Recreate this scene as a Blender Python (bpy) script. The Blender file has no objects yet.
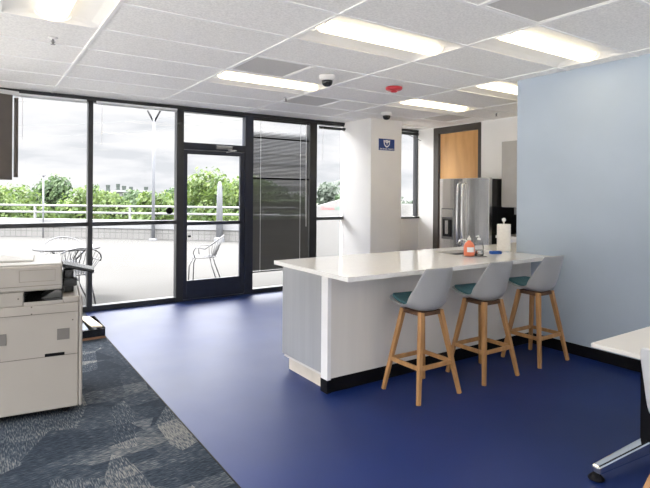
import bpy, bmesh, math, random
from mathutils import Vector, Matrix
random.seed(7)
PI = math.pi
C = bpy.context.scene.collection
S = bpy.context.scene
# ------------------------------------------------------------------ camera
CAM_H, FPX, YAW, ROLL, HY = 1.45, 517.7, 0.5918, 0.0072, 194.4
cd = bpy.data.cameras.new('camera'); cam = bpy.data.objects.new('camera', cd); C.objects.link(cam)
cd.sensor_width = 36.0; cd.lens = 36.0 * FPX / 650.0
cd.shift_y = -(244.0 - HY) / 650.0; cd.clip_end = 2000
cam.location = (0, 0, CAM_H)
cam.rotation_euler = (Matrix.Rotation(-YAW, 4, 'Z') @ Matrix.Rotation(PI/2, 4, 'X') @ Matrix.Rotation(ROLL, 4, 'Z')).to_euler()
S.camera = cam
# ------------------------------------------------------------------ view, sky, sun
S.view_settings.view_transform = 'Standard'; S.view_settings.look = 'None'
S.view_settings.gamma = 1.0; S.view_settings.exposure = 1.05; S.view_settings.use_curve_mapping = False
S.cycles.use_denoising = True
S.cycles.max_bounces = 10; S.cycles.diffuse_bounces = 6; S.cycles.glossy_bounces = 5
S.cycles.transparent_max_bounces = 16; S.cycles.sample_clamp_indirect = 6
SKY_GAIN = .51
SKY_HIGH = 9.0
LAMP = 2.7
w = bpy.data.worlds.new('sky'); S.world = w; w.use_nodes = True
nt = w.node_tree; nt.nodes.clear()
def N(t, k, **kw):
    n = t.nodes.new(k)
    for a, b in kw.items(): setattr(n, a, b)
    return n
tc = N(nt, 'ShaderNodeTexCoord'); mp = N(nt, 'ShaderNodeMapping'); mp.inputs['Scale'].default_value = (1.6, 1.6, 7.0)
n1 = N(nt, 'ShaderNodeTexNoise'); n1.inputs['Scale'].default_value = 3.2; n1.inputs['Detail'].default_value = 7; n1.inputs['Roughness'].default_value = .55
cr = N(nt, 'ShaderNodeValToRGB')
cr.color_ramp.elements[0].position = .40; cr.color_ramp.elements[0].color = (.76, .78, .82, 1)
cr.color_ramp.elements[1].position = .60; cr.color_ramp.elements[1].color = (1, 1, 1, 1)
e = cr.color_ramp.elements.new(.47); e.color = (.88, .89, .92, 1)
bg = N(nt, 'ShaderNodeBackground'); bg.inputs['Strength'].default_value = SKY_GAIN
ow = N(nt, 'ShaderNodeOutputWorld')
nt.links.new(tc.outputs['Generated'], mp.inputs['Vector']); nt.links.new(mp.outputs[0], n1.inputs['Vector'])
nt.links.new(n1.outputs['Fac'], cr.inputs['Fac']); nt.links.new(cr.outputs['Color'], bg.inputs['Color'])
sx = N(nt, 'ShaderNodeSeparateXYZ'); nt.links.new(tc.outputs['Generated'], sx.inputs[0])
# overcast sky: several times brighter overhead than along the horizon
el = N(nt, 'ShaderNodeMapRange', interpolation_type='SMOOTHSTEP'); el.inputs['From Min'].default_value = .19; el.inputs['From Max'].default_value = .50
el.inputs['To Min'].default_value = SKY_GAIN; el.inputs['To Max'].default_value = SKY_HIGH
nt.links.new(sx.outputs['Z'], el.inputs['Value']); nt.links.new(el.outputs[0], bg.inputs['Strength'])
nt.links.new(bg.outputs[0], ow.inputs['Surface'])
sd = bpy.data.lights.new('sun', 'SUN'); sd.energy = 5.0; sd.angle = math.radians(12); sd.color = (1, .97, .92)
sun = bpy.data.objects.new('sun', sd); C.objects.link(sun)
sun.rotation_euler = Vector((.45, -.55, -1.2)).to_track_quat('-Z', 'Y').to_euler()   # from beyond the windows, left of the view

# ------------------------------------------------------------------ materials
def mat(name, col, rough=.5, metal=0., spec=.5, var=.05, scale=8., bump=0., bscale=60., coat=0., stretch=(1,1,1), ior=1.5):
    m = bpy.data.materials.new(name); m.use_nodes = True
    t = m.node_tree; b = t.nodes['Principled BSDF']
    b.inputs['Roughness'].default_value = rough; b.inputs['Metallic'].default_value = metal
    b.inputs['Specular IOR Level'].default_value = spec; b.inputs['IOR'].default_value = ior
    b.inputs['Coat Weight'].default_value = coat
    c = N(t, 'ShaderNodeTexCoord'); mp = N(t, 'ShaderNodeMapping'); mp.inputs['Scale'].default_value = stretch
    n = N(t, 'ShaderNodeTexNoise'); n.inputs['Scale'].default_value = scale; n.inputs['Detail'].default_value = 4
    r = N(t, 'ShaderNodeValToRGB')
    r.color_ramp.elements[0].position = .3; r.color_ramp.elements[1].position = .7
    r.color_ramp.elements[0].color = tuple(max(0, x*(1-var)) for x in col) + (1,)
    r.color_ramp.elements[1].color = tuple(min(1, x*(1+var)) for x in col) + (1,)
    t.links.new(c.outputs['Object'], mp.inputs[0]); t.links.new(mp.outputs[0], n.inputs['Vector'])
    t.links.new(n.outputs['Fac'], r.inputs[0]); t.links.new(r.outputs[0], b.inputs['Base Color'])
    if bump:
        n2 = N(t, 'ShaderNodeTexNoise'); n2.inputs['Scale'].default_value = bscale
        t.links.new(mp.outputs[0], n2.inputs['Vector'])
        bp = N(t, 'ShaderNodeBump'); bp.inputs['Strength'].default_value = bump; bp.inputs['Distance'].default_value = .01
        t.links.new(n2.outputs['Fac'], bp.inputs['Height']); t.links.new(bp.outputs[0], b.inputs['Normal'])
    return m
def emis(name, col, s):
    m = mat(name, col, .5); b = m.node_tree.nodes['Principled BSDF']
    b.inputs['Emission Color'].default_value = col + (1,); b.inputs['Emission Strength'].default_value = s
    return m
def glass(name, tint=(1, 1, 1), gl=.06, rough=0.):
    m = bpy.data.materials.new(name); m.use_nodes = True; t = m.node_tree; t.nodes.clear()
    a = N(t, 'ShaderNodeBsdfTransparent'); a.inputs[0].default_value = tint + (1,)
    g = N(t, 'ShaderNodeBsdfGlossy'); g.inputs['Roughness'].default_value = rough
    lw = N(t, 'ShaderNodeFresnel'); lw.inputs['IOR'].default_value = 1.2
    mx = N(t, 'ShaderNodeMixShader'); o = N(t, 'ShaderNodeOutputMaterial')
    t.links.new(lw.outputs[0], mx.inputs[0]); t.links.new(a.outputs[0], mx.inputs[1]); t.links.new(g.outputs[0], mx.inputs[2])
    t.links.new(mx.outputs[0], o.inputs[0]); return m
M = dict(
    ceil=mat('ceiling_tile', (.88, .865, .83), .9, var=.10, scale=70, bump=.3, bscale=160),
    grid=mat('ceiling_grid_metal', (.90, .89, .87), .5, var=.02),
    white_wall=mat('white_wall_paint', (.93, .92, .90), .7, var=.015, scale=3),
    grey_wall=mat('warm_grey_wall_paint', (.86, .845, .82), .7, var=.02, scale=3),
    blue_wall=mat('blue_grey_wall_paint', (.43, .50, .59), .85, spec=.15, var=.03, scale=2),
    black=mat('black_vinyl', (.004, .004, .006), .6, spec=.15, var=.2),
    frame=mat('dark_bronze_aluminium', (.018, .019, .022), .35, spec=.5, var=.15),
    doorframe=mat('blue_black_aluminium', (.012, .016, .032), .35, var=.15),
    door_brown=mat('dark_brown_metal', (.06, .05, .042), .5, var=.1),
    glass=glass('window_glass'),
    top=mat('white_quartz', (.90, .88, .85), .12, spec=.6, var=.03, scale=60),
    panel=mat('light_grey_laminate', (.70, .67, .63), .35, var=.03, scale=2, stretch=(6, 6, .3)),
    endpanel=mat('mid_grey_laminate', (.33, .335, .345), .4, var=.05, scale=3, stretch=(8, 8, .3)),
    post=mat('white_laminate', (.80, .79, .78), .35, var=.02),
    kick=mat('beige_toe_kick', (.60, .54, .46), .6, var=.08),
    shell=mat('grey_plastic_shell', (.38, .38, .38), .38, var=.03),
    teal=mat('teal_fabric', (.05, .14, .17), .8, var=.15, scale=60, bump=.3, bscale=300),
    darkwood=mat('dark_brown_wood', (.12, .055, .025), .5, var=.2, scale=10),
    steel=mat('brushed_steel', (.74, .73, .72), .26, metal=1, var=.06, scale=5, stretch=(1, 1, .12)),
    steel_dark=mat('grey_steel', (.30, .30, .30), .35, metal=1, var=.06),
    chrome=mat('chrome', (.85, .85, .86), .12, metal=1, var=.02),
    blackgloss=mat('black_gloss_plastic', (.008, .009, .012), .25, var=.2),
    copier=mat('warm_grey_plastic', (.36, .33, .295), .5, var=.02, scale=4),
    copier_light=mat('pale_grey_plastic', (.50, .485, .46), .45, var=.02, scale=4),
    uppergrey=mat('upper_cabinet_grey', (.46, .45, .44), .4, var=.03),
    line=mat('dark_seam', (.12, .10, .09), .7),
    copier_vent=mat('fine_grey_slots', (.15, .14, .13), .7, var=.1, scale=300),
    vent=mat('perforated_grey_grille', (.60, .58, .55), .6, var=.12, scale=260),
    housing=mat('white_enamel', (.85, .84, .82), .45, var=.02),
    lamp=emis('lit_diffuser', (1., .86, .58), LAMP),
    red=mat('red_plastic', (.50, .03, .045), .35, var=.1),
    camwhite=mat('white_plastic', (.78, .77, .75), .4, var=.03),
    bluesign=mat('blue_sign', (.01, .045, .22), .35, var=.08),
    signwhite=mat('white_print', (.85, .85, .88), .5, var=.03),
    paper=mat('paper_towel', (.84, .80, .74), .95, var=.04, scale=50, bump=.5, bscale=90),
    sponge=mat('blue_sponge', (.02, .09, .36), .8, var=.2, scale=80),
    orange=glass('orange_soap', (1, .30, .18), rough=.05),
    orange_l=mat('orange_label', (.80, .22, .12), .4, var=.1),
    clear=glass('clear_plastic', (.93, .94, .96), rough=.05),
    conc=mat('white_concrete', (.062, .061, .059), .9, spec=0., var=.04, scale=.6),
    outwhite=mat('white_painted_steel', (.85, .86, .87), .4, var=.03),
    bounce_paving=mat('light_bounce_paving', (.33, .315, .295), .9, spec=0., var=.05, scale=.8),  # kept pale to throw daylight up at the ceiling
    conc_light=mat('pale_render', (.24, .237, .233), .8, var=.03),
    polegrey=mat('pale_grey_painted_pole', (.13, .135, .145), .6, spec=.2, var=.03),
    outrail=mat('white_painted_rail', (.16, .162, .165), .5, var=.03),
    wire=mat('grey_painted_wire', (.10, .10, .105), .5, var=.1),
    blind=mat('charcoal_blind_slat', (.075, .075, .074), .55, var=.08, scale=3),
    bark=mat('bark', (.12, .09, .06), .9, var=.3),
    conifer=mat('dark_conifer', (.035, .045, .04), .9, var=.2, scale=1),
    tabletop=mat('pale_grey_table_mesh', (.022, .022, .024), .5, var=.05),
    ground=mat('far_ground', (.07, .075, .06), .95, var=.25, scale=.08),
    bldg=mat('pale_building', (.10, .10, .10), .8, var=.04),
    brownpanel=mat('taupe_panel', (.115, .098, .085), .6, var=.06),
    carton=mat('brown_cardboard', (.22, .11, .06), .8, var=.1),
    cover=mat('dark_blue_grey_cover', (.10, .13, .17), .5, var=.2, scale=12),
    tan=mat('cream_card', (.80, .68, .50), .7, var=.05),
    deskwhite=mat('white_desk_laminate', (.80, .77, .73), .35, var=.02),
    shellwhite=mat('white_plastic_shell', (.74, .74, .74), .35, var=.02),
    redtxt=mat('red_print', (.65, .12, .14), .5), greentxt=mat('green_print', (.10, .28, .20), .5),
)
def wood(name, c1, c2, sc, stretch, rough=.45):
    m = mat(name, c1, rough); t = m.node_tree; b = t.nodes['Principled BSDF']
    mp = [n for n in t.nodes if n.type == 'MAPPING'][0]; mp.inputs['Scale'].default_value = stretch
    r = [n for n in t.nodes if n.type == 'VALTORGB'][0]; n = [n for n in t.nodes if n.type == 'TEX_NOISE'][0]
    n.inputs['Scale'].default_value = sc; n.inputs['Distortion'].default_value = .6
    r.color_ramp.elements[0].color = c1 + (1,); r.color_ramp.elements[1].color = c2 + (1,)
    return m
M['wood'] = wood('oiled_beech', (.33, .165, .060), (.52, .28, .11), 18, (1, 1, .12))
M['maple'] = wood('maple_veneer', (.50, .25, .075), (.72, .40, .15), 5, (1, 1, .16), .4)
def floor_mat():
    m = mat('blue_resin_floor', (.004, .018, .105), .30, var=.10, scale=1.3)
    b = m.node_tree.nodes['Principled BSDF']; t = m.node_tree
    b.inputs['IOR'].default_value = 1.43; b.inputs['Specular IOR Level'].default_value = .5
    c = [n for n in t.nodes if n.type == 'TEX_COORD'][0]
    n = N(t, 'ShaderNodeTexNoise'); n.inputs['Scale'].default_value = 2.2; n.inputs['Detail'].default_value = 3
    mr = N(t, 'ShaderNodeMapRange'); mr.inputs['To Min'].default_value = .42; mr.inputs['To Max'].default_value = .50
    t.links.new(c.outputs['Object'], n.inputs['Vector']); t.links.new(n.outputs['Fac'], mr.inputs['Value']); t.links.new(mr.outputs[0], b.inputs['Roughness'])
    return m
M['floor'] = floor_mat()
def carpet_mat():
    m = bpy.data.materials.new('patterned_carpet'); m.use_nodes = True; t = m.node_tree; b = t.nodes['Principled BSDF']
    b.inputs['Roughness'].default_value = .95; b.inputs['Specular IOR Level'].default_value = .1
    L = t.links.new
    c = N(t, 'ShaderNodeTexCoord')
    # angular shards: two rotated, stretched voronoi fields
    cols = []; 
    for rot, sc, st in ((.45, 5.0, (1, .38, 1)), (-.8, 4.6, (.36, 1, 1))):
        mp = N(t, 'ShaderNodeMapping'); mp.inputs['Rotation'].default_value = (0, 0, rot); mp.inputs['Scale'].default_value = st
        v = N(t, 'ShaderNodeTexVoronoi'); v.inputs['Scale'].default_value = sc; v.distance = 'EUCLIDEAN'
        L(c.outputs['Object'], mp.inputs[0]); L(mp.outputs[0], v.inputs['Vector'])
        bw = N(t, 'ShaderNodeRGBToBW'); L(v.outputs['Color'], bw.inputs[0]); cols.append(bw.outputs[0])
    # streaks in two directions
    st_ = []
    for sx, sy in ((22, 170), (170, 22)):
        mp = N(t, 'ShaderNodeMapping'); mp.inputs['Scale'].default_value = (sx, sy, 1)
        n = N(t, 'ShaderNodeTexNoise'); n.inputs['Scale'].default_value = 1.0; n.inputs['Detail'].default_value = 3
        L(c.outputs['Object'], mp.inputs[0]); L(mp.outputs[0], n.inputs['Vector']); st_.append(n.outputs['Fac'])
    gt = N(t, 'ShaderNodeMath', operation='GREATER_THAN'); gt.inputs[1].default_value = .5; L(cols[0], gt.inputs[0])
    mx = N(t, 'ShaderNodeMix', data_type='FLOAT'); L(gt.outputs[0], mx.inputs[0]); L(st_[0], mx.inputs[2]); L(st_[1], mx.inputs[3])
    ad0 = N(t, 'ShaderNodeMath', operation='ADD'); L(cols[0], ad0.inputs[0]); L(cols[1], ad0.inputs[1]); ad = N(t, 'ShaderNodeMath', operation='MULTIPLY'); L(ad0.outputs[0], ad.inputs[0]); ad.inputs[1].default_value = .75
    mu = N(t, 'ShaderNodeMath', operation='MULTIPLY_ADD'); L(mx.outputs[0], mu.inputs[0]); mu.inputs[1].default_value = 2.4; L(ad.outputs[0], mu.inputs[2])
    r = N(t, 'ShaderNodeValToRGB'); e = r.color_ramp.elements
    mr = N(t, 'ShaderNodeMapRange'); mr.inputs['From Min'].default_value = 1.3; mr.inputs['From Max'].default_value = 2.75; L(mu.outputs[0], mr.inputs['Value'])
    e[0].position = .2; e[0].color = (.014, .019, .028, 1); e[1].position = .9; e[1].color = (.17, .165, .155, 1)
    x = e.new(.5); x.color = (.036, .047, .062, 1)
    L(mr.outputs[0], r.inputs[0]); L(r.outputs[0], b.inputs['Base Color'])
    return m
M['carpet'] = carpet_mat()
def tile_mat():
    m = mat('parapet_tile', (.8, .79, .76), .7); t = m.node_tree; b = t.nodes['Principled BSDF']
    c = [n for n in t.nodes if n.type == 'TEX_COORD'][0]
    mp = N(t, 'ShaderNodeMapping'); mp.inputs['Rotation'].default_value = (PI/2, 0, 0)
    br = N(t, 'ShaderNodeTexBrick'); br.offset = 0; br.inputs['Scale'].default_value = 1
    br.inputs['Brick Width'].default_value = .2; br.inputs['Row Height'].default_value = .2; br.inputs['Mortar Size'].default_value = .012
    br.inputs['Color1'].default_value = (.125, .123, .118, 1); br.inputs['Color2'].default_value = (.118, .115, .11, 1); br.inputs['Mortar'].default_value = (.075, .073, .07, 1)
    t.links.new(c.outputs['Object'], mp.inputs[0]); t.links.new(mp.outputs[0], br.inputs['Vector']); t.links.new(br.outputs['Color'], b.inputs['Base Color'])
    return m
M['tile'] = tile_mat()
def leaf_mat(name, a, bcol):
    m = mat(name, a, .7, var=.0, scale=1.6); t = m.node_tree; b = t.nodes['Principled BSDF']
    r = [n for n in t.nodes if n.type == 'VALTORGB'][0]
    r.color_ramp.elements[0].color = a + (1,); r.color_ramp.elements[1].color = bcol + (1,)
    r.color_ramp.elements[0].position = .35; r.color_ramp.elements[1].position = .62
    o = [n for n in t.nodes if n.type == 'OUTPUT_MATERIAL'][0]
    tr = N(t, 'ShaderNodeBsdfTranslucent'); t.links.new(r.outputs[0], tr.inputs[0])
    mx = N(t, 'ShaderNodeMixShader'); mx.inputs[0].default_value = .4
    t.links.new(b.outputs[0], mx.inputs[1]); t.links.new(tr.outputs[0], mx.inputs[2]); t.links.new(mx.outputs[0], o.inputs[0])
    return m
M['leafA'] = leaf_mat('bright_green_leaves', (.032, .066, .012), (.105, .150, .034))
M['leafB'] = leaf_mat('mid_green_leaves', (.022, .050, .016), (.070, .110, .042))
M['leafC'] = leaf_mat('grey_green_leaves', (.035, .05, .035), (.085, .105, .08))

# ------------------------------------------------------------------ builders
class MB:
    def __init__(s): s.bm = bmesh.new()
    def box(s, x0, x1, y0, y1, z0, z1, mtx=None):
        v = [s.bm.verts.new((x, y, z)) for x in (x0, x1) for y in (y0, y1) for z in (z0, z1)]
        for f in ((0,1,3,2), (4,6,7,5), (0,4,5,1), (2,3,7,6), (0,2,6,4), (1,5,7,3)): s.bm.faces.new([v[i] for i in f])
        if mtx: bmesh.ops.transform(s.bm, matrix=mtx, verts=v)
        return s
    def beam(s, a, b, w0, w1=None, d0=None, d1=None, up=(0, 0, 1)):
        """square tapered bar from a to b"""
        a, b = Vector(a), Vector(b); w1 = w0 if w1 is None else w1; d0 = w0 if d0 is None else d0; d1 = d0*w1/w0 if d1 is None else d1
        z = (b-a).normalized(); x = Vector(up).cross(z)
        if x.length < 1e-3: x = Vector((1, 0, 0))
        if abs(z.z) > .75: x = Vector((1, 0, 0)) - z*z.x
        x.normalize(); y = z.cross(x)
        r = []
        for p, ww, dd in ((a, w0, d0), (b, w1, d1)):
            r.append([s.bm.verts.new(p + x*i*ww/2 + y*j*dd/2) for i, j in ((-1,-1), (1,-1), (1,1), (-1,1))])
        s.bm.faces.new(r[0][::-1]); s.bm.faces.new(r[1])
        for k in range(4): s.bm.faces.new([r[0][k], r[0][(k+1)%4], r[1][(k+1)%4], r[1][k]])
        return s
    def tube(s, pts, r, n=8, closed=False):
        pts = [Vector(p) for p in pts]; rings = []; rr = r if isinstance(r, (list, tuple)) else [r]*len(pts)
        prev = None
        for i, p in enumerate(pts):
            if closed: d = pts[(i+1) % len(pts)] - pts[i-1]
            else: d = pts[min(i+1, len(pts)-1)] - pts[max(i-1, 0)]
            d.normalize()
            if prev is None: x = d.orthogonal().normalized()
            else:
                x = prev - d*prev.dot(d); x.normalize()
            prev = x; y = d.cross(x)
            rings.append([s.bm.verts.new(p + (x*math.cos(2*PI*k/n) + y*math.sin(2*PI*k/n))*rr[i]) for k in range(n)])
        m = len(rings)
        for i in range(m if closed else m-1):
            a, b = rings[i], rings[(i+1) % m]
            for k in range(n): s.bm.faces.new([a[k], a[(k+1)%n], b[(k+1)%n], b[k]])
        if not closed: s.bm.faces.new(rings[0][::-1]); s.bm.faces.new(rings[-1])
        return s
    def lathe(s, prof, n=24, c=(0, 0, 0)):
        """prof: list of (r, z)"""
        c = Vector(c); rings = []
        for r, z in prof:
            if r < 1e-6: rings.append([s.bm.verts.new(c + Vector((0, 0, z)))])
            else: rings.append([s.bm.verts.new(c + Vector((r*math.cos(2*PI*k/n), r*math.sin(2*PI*k/n), z))) for k in range(n)])
        for a, b in zip(rings, rings[1:]):
            for k in range(n):
                k2 = (k+1) % n
                q = [a[k % len(a)], a[k2 % len(a)], b[k2 % len(b)], b[k % len(b)]]
                q2 = []
                for v in q:
                    if v not in q2: q2.append(v)
                if len(q2) > 2: s.bm.faces.new(q2)
        for rg, flip in ((rings[0], True), (rings[-1], False)):
            if len(rg) > 2:
                try: s.bm.faces.new(rg[::-1] if flip else rg)
                except ValueError: pass
        return s
    def prism(s, poly, axis, a, b):
        """extrude 2D polygon along axis ('x','y','z') from a to b"""
        f = {'x': lambda p, t: (t, p[0], p[1]), 'y': lambda p, t: (p[0], t, p[1]), 'z': lambda p, t: (p[0], p[1], t)}[axis]
        A = [s.bm.verts.new(f(p, a)) for p in poly]; B = [s.bm.verts.new(f(p, b)) for p in poly]
        s.bm.faces.new(A); s.bm.faces.new(B[::-1])
        for i in range(len(poly)): s.bm.faces.new([A[i], B[i], B[(i+1) % len(poly)], A[(i+1) % len(poly)]])
        return s
    def grid(s, rows):
        R = [[s.bm.verts.new(p) for p in r] for r in rows]
        for a, b in zip(R, R[1:]):
            for k in range(len(a)-1): s.bm.faces.new([a[k], a[k+1], b[k+1], b[k]])
        return s
    def build(s, name, m, parent=None, bevel=0, smooth=False, solid=0, sub=0, loc=None):
        bmesh.ops.recalc_face_normals(s.bm, faces=s.bm.faces)
        me = bpy.data.meshes.new(name); s.bm.to_mesh(me); s.bm.free()
        me.materials.append(m)
        o = bpy.data.objects.new(name, me); C.objects.link(o)
        if parent: o.parent = parent
        if loc: o.location = loc
        if smooth:
            for p in me.polygons: p.use_smooth = True
        if solid: d = o.modifiers.new('solid', 'SOLIDIFY'); d.thickness = solid; d.offset = 0
        if sub: d = o.modifiers.new('sub', 'SUBSURF'); d.levels = sub; d.render_levels = sub
        if bevel: d = o.modifiers.new('bevel', 'BEVEL'); d.width = bevel; d.segments = 2; d.limit_method = 'ANGLE'
        return o
def tag(o, label, cat, group=None, kind=None):
    o['label'] = label; o['category'] = cat
    if group: o['group'] = group
    if kind: o['kind'] = kind
    return o
def thing(name, label, cat, loc=(0, 0, 0), rz=0, group=None):
    o = bpy.data.objects.new(name, None); C.objects.link(o); o.location = loc; o.rotation_euler = (0, 0, rz)
    o.empty_display_size = .1
    return tag(o, label, cat, group)
def struct(o, label=None):
    o['kind'] = 'structure'
    if label: o['label'] = label
    return o
def struct_root(name, label=None, loc=(0, 0, 0)):
    o = bpy.data.objects.new(name, None); C.objects.link(o); o.location = loc; return struct(o, label)
def dup(root, loc, rz, label, group=None):
    r = root.copy(); C.objects.link(r); r.location = loc; r.rotation_euler = (0, 0, rz); r['label'] = label
    if group: r['group'] = group
    for ch in list(root.children):
        c = ch.copy(); C.objects.link(c); c.parent = r
        for g in list(ch.children):
            d = g.copy(); C.objects.link(d); d.parent = c
    return r

# ------------------------------------------------------------------ room shell
H = 2.6154; YW = 6.82; XB = 4.554; XD = 6.60; XL = -2.2; YB = -3.5; XK = 1.08
struct(MB().box(XK, XD, YB, YW+.12, -.1, 0).build('floor', M['floor']), 'glossy deep blue resin floor running from the kitchen to the windows')
struct(MB().box(XL, XK, YB, YW+.12, -.1, .004).build('floor_carpet', M['carpet']), 'dark blue grey carpet patterned in angular shards under the copier')
struct(MB().box(XK-.002, XK+.006, YB, YW, -.01, .006).build('trim_1', M['black']), 'thin dark strip between carpet and blue floor')
struct(MB().box(XL-.11, XB+.15, -13, YB-.11, -.22, -.02).build('bounce_floor_back', M['bounce_paving']))  # unseen paving added to bounce daylight into the room
struct(MB().box(-14, XL-.11, -13, 29, -.22, -.02).build('bounce_floor_side', M['bounce_paving']))  # second added bounce surface, out of view on the left
# left and back walls: low plaster sill and head, glazed between, unseen openings added for daylight
b = MB().box(XL-.1, XL, YB, YW+.12, 0, .10); b.box(XL-.1, XL, YB, YW+.12, 2.56, H+.1)
struct(b.build('wall_left', M['white_wall']))
b = MB().box(XL-.1, XB+.15, YB-.1, YB, 0, .10); b.box(XL-.1, XB+.15, YB-.1, YB, 2.56, H+.1)
struct(b.build('wall_back', M['white_wall']))
def added_window(name, loc, rz, L):  # windows out of view, added so more daylight reaches the room
    r = struct_root(name, None, loc); r.rotation_euler = (0, 0, rz); n = max(1, round(L/1.7)); w_ = L/n
    b = MB()
    for k in range(n+1): x = min(max(k*w_, .03), L-.03); b.box(x-.03, x+.03, -.09, -.01, .10, 2.56)
    b.build('window_frame', M['frame'], r, bevel=.003)
    for k in range(n): MB().box(k*w_+.03, (k+1)*w_-.03, -.053, -.047, .10, 2.56).build('glass_pane', M['glass'], r)
added_window('window_added_left', (XL, YB, 0), PI/2, YW-YB-.01)
added_window('window_added_back', (XB, YB, 0), PI, XB-XL)
bw_ = struct(MB().box(XB, XB+.14, YB, 3.28, 0, H+.02).build('wall_right', M['blue_wall']), 'pale blue grey partition wall ending beside the kitchen counter')
struct(MB().box(XB-.012, XB, YB, 3.108, 0, .10).build('baseboard_right', M['black'], bevel=.002), 'black baseboard along the blue wall')
# kitchen walls
def wall_kitchen():
    b = MB()
    b.box(XD, XD+.12, 2.2, 5.41, 0, H+.02); b.box(XD, XD+.12, 6.43, YW+.12, 0, H+.02); b.box(XD, XD+.12, 5.41, 6.43, H-.005, H+.02)
    return b
struct(wall_kitchen().build('wall_kitchen', M['white_wall']), 'white wall behind the refrigerator')
struct(MB().box(XB+.14, XD+.12, 2.1, 2.2, 0, H+.02).build('wall_kitchen_end', M['white_wall']))
# column beside the windows
struct(MB().box(4.955, 5.575, 6.13, YW+.1, 0, H+.01).build('wall_column', M['grey_wall'], bevel=.003), 'square pale column with the blue sign')
# low wall below the far window
struct(MB().box(5.575, XD, YW-.02, YW+.12, 0, 1.035).build('wall_window_low', M['white_wall']))
struct(MB().box(5.575, XD, YW-.05, YW+.02, 1.035, 1.062).build('trim_2', M['frame'], bevel=.003), 'black window sill beside the column')

# ceiling: tiles and exposed grid
X0, Y0, DX, DY = .722, 3.347, 1.2192, .6096
gx = lambda i: X0 + DX*i
gy = lambda j: Y0 + DY*j
holes = []      # (x0,x1,y0,y1) cells taken by lights and grilles
lights = []
def lightcell(x0, x1, y0, y1, label, group='recessed strip lights in the ceiling'):
    holes.append((x0, x1, y0, y1)); lights.append((x0, x1, y0, y1, label, group))
def cellL(i, j, label, **k): lightcell(gx(i), gx(i+1), gy(j), gy(j+1), label, **k)
cellL(1, -1, 'long recessed ceiling light in the middle, above the white counter end')
cellL(2, -2, 'recessed ceiling light nearest the top of the blue wall')
cellL(3, 2, 'recessed ceiling light between the red detector and the wooden door')
cellL(1, 2, 'recessed ceiling light nearest the blinds, beside the first camera')
cellL(3, 0, 'recessed ceiling light half hidden behind the blue wall end')
lightcell(.112, .722, gy(-1), gy(1), 'recessed ceiling light at the top left, its end lens showing')
for i, j in ((1, -5), (3, -5), (1, -8), (3, -8), (-1, -5), (-1, -8)): cellL(i, j, 'recessed strip ceiling light behind the viewpoint', group='ceiling lights behind the viewpoint')
lightcell(5.60, 6.21, gy(-1), gy(1), 'unseen light added to brighten the kitchen behind the blue wall', group='added kitchen lights out of view')  # hidden lamp added to brighten the white kitchen wall
lightcell(-1.11, -.5, gy(2), gy(4), 'recessed strip ceiling light left of the view', group='ceiling lights left of the view')
vents = [(gx(1), gx(1)+DX/2, gy(1), gy(2), 'grey perforated ceiling grille beside the left strip light'),
         (gx(2), gx(2)+DX/2, gy(3), gy(4), 'grey ceiling grille between the two dome cameras'),
         (gx(4), gx(4)+DX/2, gy(3), gy(4), 'grey ceiling grille above the wooden door'),
         (gx(1)+DX/2, gx(2), gy(-3), gy(-2), 'grey ceiling grille at the top edge of the view')]
for v in vents: holes.append(v[:4])
def tiles():
    b = MB(); lines = []
    for i in range(-3, 5):
        for j in range(-12, 7):
            a0, a1, b0, b1 = gx(i), gx(i+1), gy(j), gy(j+1)
            if j == -12: b0 = YB
            a0, a1, b0, b1 = max(a0, XL), min(a1, XD), max(b0, YB), min(b1, YW+.02)
            if a1-a0 < .03 or b1-b0 < .03: continue
            if a0 >= XB+.1 and b1 < 2.2: continue
            segs = [(a0, a1)]
            for h in holes:
                if h[2] < b1-.01 and h[3] > b0+.01:
                    ns = []
                    for s0, s1 in segs:
                        if h[0] < s1-.01 and h[1] > s0+.01:
                            if h[0]-s0 > .03: ns.append((s0, h[0])); 
                            if s1-h[1] > .03: ns.append((h[1], s1))
                            for xx in (h[0], h[1]):
                                if s0+.05 < xx < s1-.05: lines.append((xx, b0, b1))
                        else: ns.append((s0, s1))
                    segs = ns
            for s0, s1 in segs: b.box(s0+.009, s1-.009, b0+.009, b1-.009, H+.003+random.random()*.0012, H+.018)
    return b, lines
tb, extra = tiles()
ceiling = struct(tb.build('ceiling', M['ceil']), 'suspended ceiling of pale fissured tiles')
gb = MB()
for i in range(-2, 6):
    x = gx(i)
    if XL < x < XD-.02: gb.box(x-.012, x+.012, (YB if x < XB else 2.2), YW, H-.003, H+.022)
    x2 = x
for j in range(-11, 6):
    y = gy(j)
    if y < YW:
        if y > 2.2: xr = XD
        else: xr = XB
        # break the bar where a rotated light crosses it
        if j == 0:
            gb.box(XL, .112, y-.012, y+.012, H-.0025, H+.022); gb.box(.722, 5.60, y-.012, y+.012, H-.0025, H+.022); gb.box(6.21, xr, y-.012, y+.012, H-.0025, H+.022)
        elif j == 3:
            gb.box(XL, -1.11, y-.012, y+.012, H-.0025, H+.022); gb.box(-.5, xr, y-.012, y+.012, H-.0025, H+.022)
        else: gb.box(XL, xr, y-.012, y+.012, H-.0025, H+.022)
for x, a, b_ in extra: gb.box(x-.012, x+.012, a, b_, H-.0028, H+.021)
gb.build('ceiling_grid', M['grid'], ceiling)
struct(MB().box(XL-.1, XD+.12, YB-.1, YW+.12, H+.16, H+.26).build('ceiling_slab', M['grey_wall']))
struct(MB().box(XL, XD, YW+.03, YW+.12, H-.0, H+.16).build('wall_window_head', M['white_wall']))

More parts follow.
